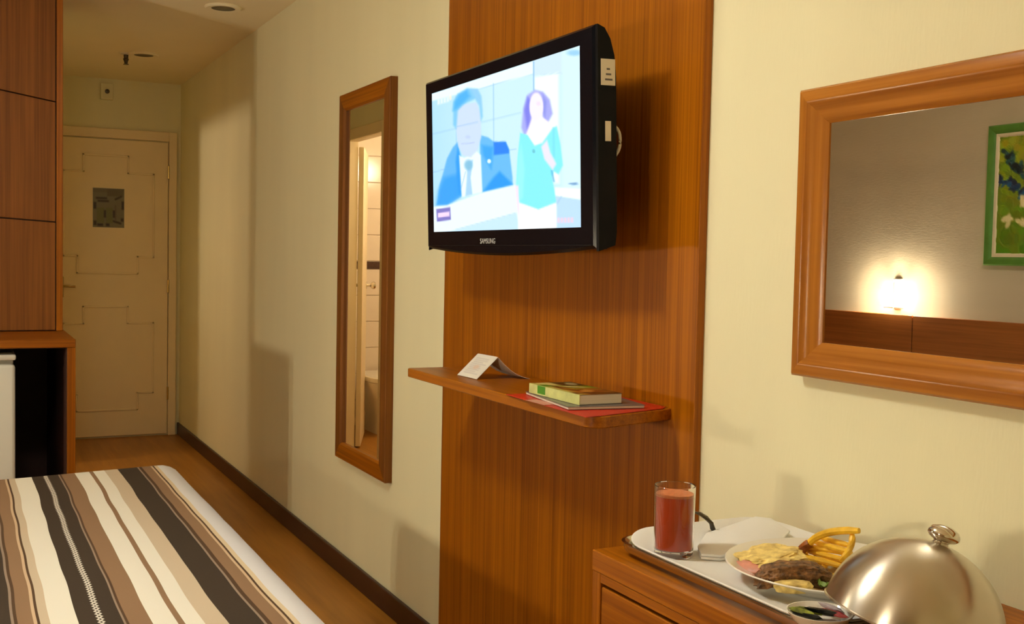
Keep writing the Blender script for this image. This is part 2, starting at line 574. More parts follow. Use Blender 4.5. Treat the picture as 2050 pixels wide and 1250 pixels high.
def plaque_fn(U, V):
    p = Paint(U * 100, V * 110, (.50, .48, .36))
    p.poly([(0, 0), (100, 0), (100, 12), (0, 12)], (.46, .42, .30))
    p.poly([(45, 3), (97, 3), (97, 22), (45, 22)], (.42, .38, .26))
    for a, b, c, d in ((10, 26, 44, 30), (16, 34, 50, 38), (3, 40, 10, 58), (3, 92, 11, 104), (15, 100, 32, 106), (42, 99, 52, 106), (92, 36, 99, 58), (90, 84, 97, 92), (34, 62, 41, 82), (64, 62, 70, 82)):
        p.poly([(a, b), (c, b), (c, d), (a, d)], (.16, .11, .05), 5)
    p.poly([(12, 55), (36, 55), (36, 98), (12, 98)], (.45, .46, .22), 4, .7)
    p.poly([(42, 55), (63, 55), (63, 98), (42, 98)], (.45, .46, .22), 4, .7)
    p.line((72, 30), (90, 22), 5, (.2, .16, .07)); p.line((66, 92), (88, 98), 5, (.2, .16, .07)); p.line((72, 48), (72, 90), 3, (.4, .34, .25))
    return p.lin() * .85
pq = thing('evacuation_plan', 'small greyish floor plan plate fixed on the entrance door', 'sign', (.917, YD - .018, 1.46))
link('backing', box(.813, 1.021, YD - .021, YD - .0183, 1.46, 1.732, bev=.0008), 'sticker', pq)
picture('print', 48, 60, (.815, YD - .0214, 1.730), (1.019, YD - .0214, 1.730), (.815, YD - .0214, 1.462), plaque_fn, 'col', pq)
dt = thing('wall_detector', 'small cream box with dark eye above the entrance door', 'detector', (.903, YF, 2.33))
link('housing', box(.862, .944, YF - .03, YF, 2.335, 2.445, bev=.006, seg=2), 'wall', dt)
bm = lathe([(0, 0), (.016, 0), (.014, .012), (0, .016)], 16); xform(bm, Matrix.Translation((.905, YF - .03, 2.39)) @ Matrix.Rotation(PI / 2, 4, 'X')); link('lens', bm, 'dark_metal', dt)

# ceiling fittings
for x, y, lb in ((1.131, 5.44, 'unlit round recessed downlight closer to the wardrobe corner'), (.985, 6.98, 'unlit round recessed downlight beside the sprinkler head')):
    d = thing('downlight', lb, 'downlight', (x, y, ZC), 'recessed corridor downlights')
    link('ring', lathe([(.052, 0), (.085, 0), (.088, -.006), (.080, -.012), (.056, -.010), (.052, 0)], 32, (x, y, ZC)), 'ceiling', d)
    link('reflector', lathe([(0, -.002), (.050, -.002), (.053, -.004), (.056, -.008), (.057, -.0095), (.030, -.005), (0, -.004)], 32, (x, y, ZC)), 'dark_metal', d)
sk = thing('sprinkler_head', 'small dark sprinkler head hanging from the ceiling', 'sprinkler', (.889, 7.02, ZC))
link('escutcheon', lathe([(0, 0), (.036, 0), (.032, -.006), (.014, -.010), (0, -.010)], 24, (.889, 7.02, ZC)), 'white_plastic', sk)
link('nozzle', lathe([(.014, -.008), (.013, -.03), (.017, -.034), (.011, -.05), (.009, -.062), (.016, -.064), (.016, -.067), (0, -.067)], 16, (.889, 7.02, ZC)), 'dark_metal', sk)

cl = thing('ceiling_lamp', 'round opal ceiling lamp on a short stem above the bed', 'lamp', (.0, 2.1, ZC))
link('base', lathe([(0, 0), (.055, 0), (.055, -.012), (.03, -.02), (0, -.02)], 32, (0, 2.1, ZC)), 'lamp_metal', cl)
link('stem', tube([(0, 2.1, ZC - .018), (0, 2.1, ZC - .085)], .008, 10), 'lamp_metal', cl)
link('diffuser', lathe([(0, -.080), (.05, -.082), (.11, -.092), (.132, -.110), (.132, -.122), (.115, -.142), (.06, -.158), (0, -.162)], 40, (0, 2.1, ZC)), 'lampglow', cl)

# bathroom lamp and toilet
bl = thing('pendant_globe', 'small opal globe lamp hanging in the bathroom', 'lamp', (-.40, 6.92, 1.95))
link('stem', tube([(-.40, 6.92, ZC), (-.40, 6.92, 2.09)], .007, 8), 'chrome', bl)
link('globe', lathe([(0, -.07), (.04, -.06), (.066, -.025), (.07, 0), (.066, .025), (.04, .06), (0, .07)], 24, (-.40, 6.92, 2.03)), 'bathglow', bl)
tl = thing('toilet', 'white toilet against the tiled bathroom wall', 'toilet', (-.06, 7.75, 0))
lp = []
for z, sx, y0, y1 in ((0, .11, 7.58, 8.0), (.12, .10, 7.62, 8.0), (.26, .14, 7.5, 8.02), (.36, .18, 7.42, 8.02), (.39, .185, 7.41, 8.02)):
    lp.append([(px - .06, py, z) for px, py in rrect(-sx, sx, y0, y1, sx * .95, 8)])
link('bowl', loft(lp), 'ceramic', tl)
lp = [[(px - .06, py, z) for px, py in rrect(-.19 + i_, .19 - i_, 7.405 + i_, 8.02, .17, 8)] for z, i_ in ((.392, .004), (.398, 0), (.425, 0), (.432, .006))]
link('lid', loft(lp), 'ceramic', tl)

# ------------------------------------------------------------------ wardrobe + minibar unit
wd = thing('wardrobe', 'tall honey brown wardrobe with stacked door panels above the minibar counter', 'wardrobe', (-.48, 5.57, .945))
link('side_panel', box(.378, .404, 5.25, 5.915, .946, ZC - .001, bev=.0015), 'wood_z', wd)
link('side_panel', box(XL + .002, XL + .028, 5.25, 5.915, .946, ZC - .001, bev=.0015), 'wood_z', wd)
link('carcass', box(XL + .028, .378, 5.275, 5.9, .946, ZC - .001), 'dark_wood', wd)
cols = [(-.212, .374), (-.796, -.218), (-1.35, -.802)]
for ci, (x0, x1) in enumerate(cols):
    sl = .157 if ci == 0 else 0.
    s2 = .055 if ci == 0 else 0.
    zr1, zr2 = 1.948, 1.426
    zl1, zl2 = zr1 + sl * (x1 - x0), zr2 + s2 * (x1 - x0)
    g = .005
    for zb0, zb1, zt0, zt1 in ((.95, .95, zl2 - g, zr2 - g), (zl2, zr2, zl1 - g, zr1 - g), (zl1, zr1, ZC - .004, ZC - .004)):
        bm = prism([(x0, 5.252, zb0), (x1, 5.252, zb1), (x1, 5.252, zt1), (x0, 5.252, zt0)], (0, .02, 0))
        bmesh.ops.bevel(bm, geom=bm.edges[:], offset=.0015, segments=1, affect='EDGES')
        link('door_panel', bm, 'closet', wd)
mb = thing('minibar_cabinet', 'honey brown counter with open dark bay for the minibar', 'cabinet', (-.48, 5.3, 0))
link('countertop', box(XL + .002, .415, 4.76, 5.915, .912, .945, bev=.002), 'wood_x', mb)
link('side_panel', box(.384, .415, 4.762, 5.915, 0, .9115, bev=.0015), 'wood_z', mb)
link('side_panel', box(-.40, -.37, 4.762, 5.88, 0, .9115, bev=.0015), 'wood_z', mb)
link('side_panel', box(XL + .002, XL + .03, 4.762, 5.915, 0, .9115, bev=.0015), 'wood_z', mb)
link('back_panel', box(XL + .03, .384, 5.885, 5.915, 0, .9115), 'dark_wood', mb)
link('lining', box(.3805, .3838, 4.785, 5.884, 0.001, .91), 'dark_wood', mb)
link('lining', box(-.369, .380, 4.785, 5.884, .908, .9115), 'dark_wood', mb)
for x0, x1 in ((-1.346, -.88), (-.874, -.404)):
    dpn = link('door', box(x0, x1, 4.764, 4.784, .06, .905, bev=.002), 'closet', mb)
    link('knob', lathe([(0, 0), (.006, 0), (.006, .012), (.013, .018), (.012, .024), (0, .027)], 16, (0, 0, 0)), 'steel', dpn, off=(0, 0, 0)).matrix_local = Matrix.Translation((((x1 - .05) if x0 < -1 else (x0 + .05)) - mb.location.x, 4.764 - mb.location.y, .6)) @ Matrix.Rotation(PI / 2, 4, 'X')
fr = thing('minibar_fridge', 'white minibar fridge tucked under the counter', 'fridge', (-.08, 5.1, 0))
link('body', box(-.35, .19, 4.86, 5.40, .03, .86, bev=.008, seg=2), 'fridge', fr)
link('door', box(-.352, .195, 4.80, 4.855, .05, .845, bev=.014, seg=3), 'fridge', fr)
link('top_cap', box(-.354, .198, 4.798, 5.40, .861, .885, bev=.008, seg=2), 'white_plastic', fr)
link('hinge', box(.13, .185, 4.81, 4.86, .8855, .893, bev=.002), 'dark_metal', fr)
for x in (-.31, .15):
    for y in (4.92, 5.34):
        link('foot', lathe([(0, 0), (.02, 0), (.018, .03), (0, .03)], 12, (x, y, 0)), 'black_matt', fr)

# ------------------------------------------------------------------ wood panel, shelf
PX = 1.38
panel = struct('trim_2', box(PX, XR, 1.905, 3.262, 0, ZC, bev=.0015), 'wood_z', 'honey brown veneer panel from floor to ceiling behind the television', 'wall panel')
ZS = .987
SX0, SY0, SY1 = 1.142, 1.93, 2.957
def shelf_loop(z, ins=0.):
    o = []
    r = .035
    for cx_, cy_, a0 in ((SX0 + r, SY1 - .006, 90), (SX0 + r, SY0 + r, 180)):
        pass
    P = [(PX, SY1 - ins), (SX0 + .004, SY1 - ins), (SX0 + ins, SY1 - .004 - ins)]
    for i in range(9):
        a = PI + PI / 2 * i / 8
        P.append((SX0 + r + (r - ins) * math.cos(a), SY0 + r + (r - ins) * math.sin(a)))
    P.append((PX, SY0 + .06 + ins))
    return [(x, y, z) for x, y in P]
sh = single('wall_shelf', loft([shelf_loop(ZS - .025, .002), shelf_loop(ZS - .023), shelf_loop(ZS - .002), shelf_loop(ZS, .002)]), 'wood_y', 'thin honey brown shelf mounted below the television', 'shelf', loc=(1.26, 2.44, ZS - .025))

# things on the shelf
def slab(x, y, z, lx, ly, h, rot, bev=.0008):
    bm = box(-lx / 2, lx / 2, -ly / 2, ly / 2, 0, h, bev=bev)
    return xform(bm, Matrix.Translation((x, y, z)) @ Matrix.Rotation(rot, 4, 'Z'))
# tent card
tc_ = thing('tent_card', 'small folded white card standing like a tent on the shelf', 'card', (1.27, 2.66, ZS))
A1, A2 = Vector((1.200, 2.735, ZS + .001)), Vector((1.206, 2.622, ZS + .001))
B1, B2 = Vector((1.258, 2.73, ZS + .058)), Vector((1.264, 2.617, ZS + .058))
def sheet(q, th):
    a, b, c, d = [Vector(p) for p in q]
    n = (b - a).cross(d - a).normalized() * th
    return prism([a, b, c, d], n)
front = link('front_leaf', sheet([A1, A2, B2, B1], .0008), 'paper', tc_)
def card_fn(U, V):
    p = Paint(U * 100, V * 100, (.88, .87, .83))
    rnd = random.Random(3)
    for k in range(9):
        y = 18 + k * 8
        p.line((10 + rnd.random() * 8, y), (60 + rnd.random() * 30, y), 2.5, (.70, .68, .70), 4, .8)
    p.ell((50, 55), 14, 9, (.86, .74, .66), .5, .6)
    return p.lin()
nrm_ = (A2 - A1).cross(B1 - A1).normalized()
if nrm_.x > 0:
    nrm_ = -nrm_
of_ = nrm_ * .0014
picture('print', 30, 30, B1.lerp(B2, .04) + of_, B2.lerp(B1, .04) + of_, A1.lerp(A2, .04) + of_, card_fn, 'col', tc_)
lp = []
for t in (0, .2, .4, .6, .8, 1):
    e = Vector((1.345, 2.715, ZS + .001)); e2 = Vector((1.35, 2.60, ZS + .001))
    s_ = -.012 * math.sin(PI * t)
    a = B1.lerp(e, t) + Vector((0, 0, s_)); b = B2.lerp(e2, t) + Vector((0, 0, s_))
    lp.append([a, b, b - Vector((0, 0, .0008)), a - Vector((0, 0, .0008))])
link('back_leaf', loft(lp), 'paper', tc_)
# red folder, grey magazine, thick magazine
rf = single('red_folder', loft([[(x, y, ZS + z) for x, y in ((1.128, 1.922), (1.138, 2.31), (1.30, 2.30), (1.376, 2.20), (1.376, 2.005), (1.355, 1.985))] for z in (.0008, .0022)]), 'red', 'bright red paper folder lying at the end of the shelf', 'folder', smooth=20)
single('leaflet', sheet([(1.130, 2.195, ZS + .0024), (1.130, 2.105, ZS + .0024), (1.165, 2.11, ZS + .0026), (1.160, 2.19, ZS + .0026)], .0006), 'ham', 'pale pink leaflet slipped along the front of the red folder', 'leaflet')
gm = thing('thin_magazine', 'thin dark grey magazine under the thick green one', 'magazine', (1.255, 2.13, ZS + .003))
R_ = math.radians(-8)
link('pages', slab(1.246, 2.14, ZS + .0034, .175, .27, .0055, R_), 'pages', gm)
link('cover', slab(1.246, 2.14, ZS + .0091, .179, .275, .0008, R_), 'grey_mag', gm)
tk = thing('thick_magazine', 'thick glossy magazine with a green and brown food cover', 'magazine', (1.257, 2.14, ZS + .01))
R_ = math.radians(0)
MC = Vector((1.226, 2.143, ZS + .0102))
link('pages', slab(MC.x, MC.y, MC.z + .0008, .104, .228, .0205, R_), 'pages', tk)
link('spine', slab(MC.x - .0535, MC.y, MC.z, .002, .232, .0225, R_), M['fry'] if False else mat('pale_green_spine', (.55, .58, .22, 1), .35, noise=.25, nscale=25), tk)
link('back_cover', slab(MC.x, MC.y, MC.z, .108, .232, .0007, R_), 'grey_mag', tk)
def mag_fn(U, V):
    # U: from far end to near end (y), V: front (spine) to wall
    p = Paint(U * 100, V * 100, (.46, .30, .07))
    p.poly([(0, 0), (14, 0), (30, 40), (20, 100), (0, 100)], (.86, .84, .52), 8)
    p.poly([(0, 0), (40, 0), (100, 0), (100, 16), (60, 14), (30, 18), (0, 10)], (.78, .74, .36), 8)
    p.poly([(16, 2), (30, 2), (34, 22), (18, 22)], (.24, .52, .05), 6)
    p.poly([(0, 50), (30, 45), (40, 100), (0, 100)], (.18, .15, .04), 14)
    p.ell((18, 80), 9, 14, (.75, .76, .6), .5, .8, .4)
    p.poly([(30, 34), (60, 40), (55, 100), (38, 100)], (.38, .55, .06), 14)
    p.ell((42, 58), 6, 24, (.85, .85, .60), .6, .9, -.3)
    for k in range(5):
        p.line((38 + 12 * k, 26 + k), (58 + 9 * k, 90), 4, (.80, .52, .14) if k % 2 else (.42, .16, .05), 6, .9)
    p.ell((78, 50), 16, 30, (.55, .25, .07), .5, .8, .3)
    p.ell((74, 50), 8, 18, (.82, .60, .25), .6, .8, .3)
    p.line((86, 10), (96, 100), 12, (.25, .13, .05), 8, .9)
    p.line((60, 18), (100, 24), 7, (.80, .60, .18), 6, .8)
    return p.lin() * .8
zt = MC.z + .0222
picture('cover', 60, 46, (MC.x - .0545, MC.y + .116, zt), (MC.x - .0545, MC.y - .116, zt), (MC.x + .054, MC.y + .116, zt), mag_fn, 'col', tk)
bm = slab(MC.x - .0548, MC.y + .055, MC.z + .004, .001, .036, .0175, 0)
link('spine_print', bm, mat('green_print', (.05, .24, .01, 1), .4), tk)

# ------------------------------------------------------------------ television
TVB = Vector((1.21, 2.515, 1.324))         # bottom centre of the front face
TW_, TH_ = .944, .478
TILT = Matrix.Translation(TVB) @ Matrix.Rotation(math.radians(-2.0), 4, 'Y')
tv = thing('television', 'black flat screen television showing a news studio on the veneer panel', 'television', tuple(TVB))
def tvx(bm):
    return xform(bm, TILT)
hw = TW_ / 2
# bezel local coords: x depth into wall (+), y along, z up.  left in picture = +y
SYL, SYR, SZ0, SZ1 = hw - .046, -hw + .058, .052, TH_ - .036
bm = bmn()
def bow(y):
    return -.018 * (1 - (y / hw) ** 2) + .006
ys = [hw - (2 * hw) * i / 24 for i in range(25)]
Pb = [(y, bow(y)) for y in ys]
def front_ring(x, ins):
    o = [(x, y * (1 - ins / hw), z + ins) for y, z in Pb]
    o += [(x, -hw + ins, TH_ - ins), (x, hw - ins, TH_ - ins)]
    return o
inner = [(0.003, SYL - (SYL - SYR) * i / 24, SZ0) for i in range(25)] + [(0.003, SYR, SZ1), (0.003, SYL, SZ1)]
R0 = [[bm.verts.new(p) for p in l] for l in (front_ring(.012, .0), front_ring(.006, .0), front_ring(0, .006), [(0.0, p[1], p[2]) for p in inner], inner)]
for A, B in zip(R0[:-1], R0[1:]):
    n = len(A)
    for i in range(n):
        bm.faces.new((A[i], A[(i + 1) % n], B[(i + 1) % n], B[i]))
bmesh.ops.recalc_face_normals(bm, faces=bm.faces[:])
link('bezel', tvx(bm), 'black', tv)
# back shell : profile with rounded top
lp = []
for y, k in ((hw - .001, .0), (hw - .03, .35), (hw - .12, .75), (.15, 1.), (-.15, 1.), (-hw + .12, .75), (-hw + .03, .35), (-hw + .001, .0)):
    d = .046 + .050 * k
    prof = [(.010, .004 + bow(y) * .5), (.030, .004), (d * .9, .014), (d, .05), (d, TH_ - .14), (d * .92, TH_ - .08), (d * .70, TH_ - .035), (d * .42, TH_ - .010), (.010, TH_ - .002)]
    lp.append([(x, y, z) for x, z in prof])
link('back_shell', tvx(loft(lp)), 'black_matt', tv)
# side strip: shaped side wall with rounded top
prof = [(.005, -.0), (.046, .012), (.050, .04), (.050, TH_ - .11), (.046, TH_ - .065), (.036, TH_ - .03), (.022, TH_ - .008), (.005, TH_ - .001)]
for y0, dy in ((-hw + .0005, -.010), (hw - .0005, .004)):
    link('side_strip', tvx(prism([(x, y0, z) for x, z in prof], (0, dy, 0))), 'black_matt', tv)
link('inner_gloss_strip', tvx(box(-.0012, .001, -hw + .012, hw - .012, .012, .014)), 'black_matt', tv)
CROP = [(115, 385), (828, 160), (830, 1045), (120, 1068)]
HS = homog([(0, 0), (1, 0), (1, 1), (0, 1)], CROP)
def screen_fn(U, V):
    X, Y = hmap(HS, U, V)
    p = Paint(X, Y, (.80, .94, 1.0))
    a = np.clip((420 - X) / 300, 0, 1)
    p.mix(a * .55, (.62, .85, 1.0))
    p.poly([(100, 390), (605, 232), (605, 296), (413, 345), (100, 425)], (.92, .98, 1.), 8)
    p.poly([(608, 225), (840, 150), (840, 300), (608, 305)], (.82, .92, 1.), 14)
    p.poly([(608, 310), (725, 290), (725, 830), (608, 830)], (.95, 1., 1.), 16)
    p.poly([(740, 180), (840, 150), (840, 900), (740, 880)], (.84, .96, 1.), 20)
    p.ell((800, 195), 34, 14, (.55, .80, 1.), .8, .8)
    g = (.58, .78, .90)
    p.line((232, 400), (232, 640), 3, g, 4, .7); p.line((413, 340), (413, 640), 4, g, 4, .8); p.line((606, 235), (606, 375), 5, (.50, .72, .88), 4, .9)
    p.line((113, 585), (545, 484), 4, g, 4, .8); p.line((113, 775), (250, 735), 4, g, 4, .8); p.line((350, 695), (520, 660), 3, g, 4, .6); p.line((300, 375), (606, 293), 3, g, 4, .6)
    p.line((640, 300), (740, 292), 4, (.74, .88, .97), 5, .7)
    # seated man on the video wall
    p.poly([(240, 622), (215, 650), (186, 705), (170, 765), (150, 835), (134, 936), (185, 936), (258, 890), (252, 760), (246, 690)], (.38, .72, 1.), 8)
    p.poly([(170, 800), (245, 780), (252, 890), (185, 936), (134, 936), (145, 860)], (.16, .62, 1.), 26, .8)
    p.poly([(240, 640), (255, 700), (258, 890), (240, 880), (228, 720)], (.12, .60, .99), 12, .8)
    p.poly([(345, 590), (385, 602), (415, 625), (470, 625), (486, 660), (502, 800), (502, 836), (354, 873), (346, 700)], (.40, .74, 1.), 8)
    p.poly([(412, 626), (470, 624), (486, 665), (486, 682), (412, 690)], (.14, .52, 1.), 8)
    p.poly([(355, 640), (412, 650), (400, 760), (360, 690)], (.20, .65, 1.), 18, .9)
    p.poly([(410, 800), (440, 770), (500, 830), (500, 838), (356, 874), (380, 840)], (.10, .60, 1.), 16, .9)
    p.poly([(245, 690), (270, 702), (330, 670), (350, 690), (356, 872), (300, 886), (256, 896)], (.92, .98, 1.), 8)
    p.poly([(285, 722), (312, 712), (300, 800), (308, 882), (274, 892), (282, 800)], (.66, .84, .96), 7)
    p.ell((290, 738), 20, 26, (.50, .76, .88), .6, .9)
    p.line((276, 770), (252, 860), 3, (.55, .76, .86), 4, .8)
    p.poly([(230, 470), (255, 440), (330, 430), (351, 480), (353, 600), (332, 668), (302, 700), (265, 692), (241, 645), (231, 560)], (.80, .88, 1.), 9)
    p.poly([(217, 540), (219, 430), (240, 388), (290, 360), (335, 365), (353, 400), (360, 500), (352, 520), (345, 445), (325, 412), (262, 442), (240, 470), (232, 560)], (.50, .80, 1.), 12)
    p.poly([(217, 470), (224, 425), (245, 390), (285, 366), (300, 400), (262, 440), (236, 462)], (.28, .70, 1.), 20, .9)
    p.poly([(300, 362), (335, 365), (353, 400), (358, 470), (330, 420)], (.60, .82, 1.), 14, .7)
    p.line((238, 548), (335, 527), 5, (.62, .78, .92), 6, .7); p.line((258, 634), (318, 628), 4, (.66, .74, .92), 6, .7); p.ell((288, 600), 12, 8, (.72, .80, .96), .8, .6)
    p.ell((390, 720), 9, 10, (.90, 1., 1.), .5)
    # studio desk and floor
    p.poly([(100, 945), (185, 936), (360, 872), (520, 836), (540, 1080), (100, 1090)], (.92, .98, 1.), 8)
    p.poly([(225, 1058), (520, 975), (540, 1080), (100, 1090)], (.78, .92, 1.), 8)
    p.line((225, 1056), (512, 976), 4, (.70, .84, .92), 5, .7)
    p.poly([(705, 890), (840, 910), (840, 1080), (705, 1080)], (.74, .88, 1.), 12)
    p.poly([(705, 850), (840, 858), (840, 912), (705, 890)], (.97, 1., 1.), 8)
    p.ell((793, 832), 22, 6, (.42, .62, .80), .6, .9)
    p.line((735, 895), (708, 940), 5, (.60, .78, .95), 6, .7)
    # presenter
    p.poly([(530, 925), (625, 955), (712, 925), (712, 1080), (526, 1080)], (.97, 1., 1.), 8)
    p.poly([(612, 372), (575, 398), (556, 460), (546, 555), (558, 592), (590, 585), (600, 540), (600, 430), (620, 400), (640, 430), (648, 510), (672, 535), (696, 490), (682, 420), (650, 382)], (.66, .68, .96), 12)
    p.poly([(575, 405), (560, 470), (575, 590), (590, 560), (588, 470), (596, 425)], (.45, .47, .92), 14, .8)
    p.poly([(650, 395), (668, 430), (660, 510), (648, 480)], (.52, .56, .90), 14, .7)
    p.poly([(598, 505), (645, 505), (700, 548), (650, 640), (610, 648), (566, 592)], (.98, .96, 1.), 10)
    p.ell((618, 455), 33, 70, (.97, .94, 1.), .2)
    p.ell((628, 440), 10, 10, (.92, .84, .92), .9, .6)
    p.poly([(540, 582), (575, 592), (608, 645), (645, 632), (695, 560), (715, 550), (732, 640), (743, 742), (722, 786), (700, 772), (692, 800), (710, 922), (625, 957), (534, 922), (519, 842), (527, 700)], (.52, .94, 1.), 8)
    p.poly([(545, 640), (560, 760), (550, 900), (534, 918), (522, 842), (530, 700)], (.62, .97, 1.), 14, .7)
    p.line((700, 560), (700, 700), 8, (.45, .86, .95), 10, .6); p.line((690, 770), (700, 820), 8, (.35, .70, .86), 8, .8)
    p.ell((604, 672), 7, 9, (.38, .75, .80), .6, .8)
    p.poly([(640, 650), (668, 618), (684, 680), (712, 735), (694, 765), (655, 712)], (.92, .91, 1.), 10)
    p.poly([(514, 840), (530, 840), (536, 1020), (522, 940)], (.95, .90, .98), 8)
    # captions
    p.poly([(132, 955), (200, 945), (203, 1008), (135, 1018)], (.50, .48, .78), 5)
    p.poly([(140, 975), (196, 967), (196, 990), (140, 997)], (.97, .86, .98), 6)
    for k in range(5):
        p.poly([(715 + 16 * k, 998), (727 + 16 * k, 997), (727 + 16 * k, 1022), (715 + 16 * k, 1023)], (.96, .82, .88), 6, .8)
    for k in range(4):
        p.poly([(142 + 15 * k, 415 - 4 * k), (153 + 15 * k, 412 - 4 * k), (153 + 15 * k, 436 - 4 * k), (142 + 15 * k, 440 - 4 * k)], (.95, .98, 1.), 8, .8)
    p.ell((205, 405), 6, 14, (.98, .95, .85), .6, .8)
    return p.lin()
tr_ = lambda y, z, x=.0015: tuple(TILT @ Vector((x, y, z)))
picture('screen', 240, 130, tr_(SYL, SZ1), tr_(SYR, SZ1), tr_(SYL, SZ0), screen_fn, 'screen', tv)

def text_mesh(s, size):
    cu_ = bpy.data.curves.new('lettering', 'FONT')
    cu_.body = s
    cu_.size = size
    cu_.extrude = .0004
    cu_.align_x = 'CENTER'
    o = bpy.data.objects.new('lettering', cu_)
    C.objects.link(o)
    me = bpy.data.meshes.new_from_object(o.evaluated_get(bpy.context.evaluated_depsgraph_get()))
    bpy.data.objects.remove(o)
    bpy.data.curves.remove(cu_)
    bm = bmn()
    bm.from_mesh(me)
    bpy.data.meshes.remove(me)
    return bm
bm = text_mesh('SAMSUNG', .019)
sc = Matrix.Diagonal((1.05, 1, 1, 1))
xform(bm, TILT @ Matrix.Translation((-.0009, .062, .018)) @ Matrix(((0, 0, -1, 0), (-1, 0, 0, 0), (0, 1, 0, 0), (0, 0, 0, 1))) @ sc)
link('lettering', bm, mat('silver_print', (.45, .45, .45, 1), .4), tv, smooth=0)
yb = -hw - .0096
bm = box(.012, .047, yb - .0006, yb, TH_ - .128, TH_ - .073); link('label_sticker', tvx(bm), 'sticker', tv)
for k in range(3):
    link('label_print', tvx(box(.022 + .002 * k, .040 - .003 * k, yb - .0010, yb - .0005, TH_ - .118 + k * .011, TH_ - .114 + k * .011)), 'grey_mag', tv)
link('label_sticker', tvx(box(.022, .036, yb - .0006, yb, TH_ - .245, TH_ - .203)), 'sticker', tv)
link('wall_bracket', box(1.29, PX, 2.40, 2.63, 1.42, 1.70, bev=.004), 'black_matt', tv)
pts = []
for i in range(15):
    a = -1.15 + 2.3 * i / 14
    pts.append((1.257 + .015 * math.cos(a), 2.052 + .03 * abs(math.sin(a)) ** 3, 1.562 + .042 * math.sin(a)))
link('cable', tube([(1.275, 2.13, 1.53)] + pts + [(1.275, 2.13, 1.62)], .0038, 8), 'white_plastic', tv)

# ------------------------------------------------------------------ mirrors
def framed(t, ya, yb_, za, zb, wdt, prof, x_wall, glass_x, mz, my, sgn=-1, glass='mirror', rail='frame_rail', glass_name='glass'):
    """rectangular mitred frame on an x = const wall; prof = [(inset from outer edge, protrusion)]"""
    def pt(side, ins, pr, end):
        x = x_wall + sgn * pr
        if side == 'T': return (x, (ya + ins) if end == 0 else (yb_ - ins), zb - ins)
        if side == 'B': return (x, (ya + ins) if end == 0 else (yb_ - ins), za + ins)
        if side == 'L': return (x, ya + ins, (za + ins) if end == 0 else (zb - ins))
        return (x, yb_ - ins, (za + ins) if end == 0 else (zb - ins))
    for side in 'TBLR':
        lp = [[pt(side, i, p, e) for i, p in prof] for e in (0, 1)]
        link(rail, loft(lp), my if side in 'TB' else mz, t, smooth=30)
    gx = glass_x
    if glass:
        g = prism([(gx, ya + wdt - .004, za + wdt - .004), (gx, yb_ - wdt + .004, za + wdt - .004), (gx, yb_ - wdt + .004, zb - wdt + .004), (gx, ya + wdt - .004, zb - wdt + .004)], (-.001 * sgn, 0, 0))
        link(glass_name, g, glass, t, smooth=0)
bmr = thing('wall_mirror', 'large landscape mirror in a wide moulded honey brown frame above the dresser', 'mirror', (XR, 1.1, 1.10))
framed(bmr, .52, 1.600, 1.101, 1.622, .064,
       [(0, 0), (0, .024), (.004, .029), (.020, .031), (.026, .030), (.034, .024), (.044, .021), (.052, .019), (.060, .014), (.064, .011), (.064, 0)], XR, XR - .009, 'frame_z', 'frame_y')
nmr = thing('dressing_mirror', 'tall narrow mirror in a flat brown frame reflecting the bathroom', 'mirror', (XR, 4.06, .48))
framed(nmr, 3.764, 4.354, .483, 1.945, .066,
       [(0, 0), (0, .027), (.003, .030), (.058, .030), (.066, .022), (.066, 0)], XR, XR - .016, 'closet', M['wood_y'])

# ------------------------------------------------------------------ opposite wall: headboard, painting, sconce
hb = thing('headboard', 'long brown veneer headboard fixed along the taupe wall', 'headboard', (XL + .015, 2.57, .15))
for y0, y1 in ((.4, 1.54), (1.546, 2.742), (2.748, 3.947), (3.953, 4.745)):
    link('panel', box(XL + .001, XL + .03, y0, y1, .15, 1.068, bev=.002), 'headboard', hb)
pt = thing('painting', 'flower painting in a green frame with cream liner above the bed', 'painting', (XL, 3.2, 1.32))
PY0, PY1, PZ0, PZ1 = 2.90, 3.55, 1.318, 1.942
framed(pt, PY0, PY1, PZ0, PZ1, .038, [(0, 0), (0, .026), (.006, .032), (.022, .030), (.032, .024), (.038, .020), (.038, 0)], XL, 0, 'green_frame', 'green_frame', sgn=1, glass=None)
framed(pt, PY0 + .037, PY1 - .037, PZ0 + .037, PZ1 - .037, .018, [(0, 0), (0, .019), (.012, .018), (.018, .013), (.018, 0)], XL, 0, 'liner', 'liner', sgn=1, glass=None, rail='liner_rail')
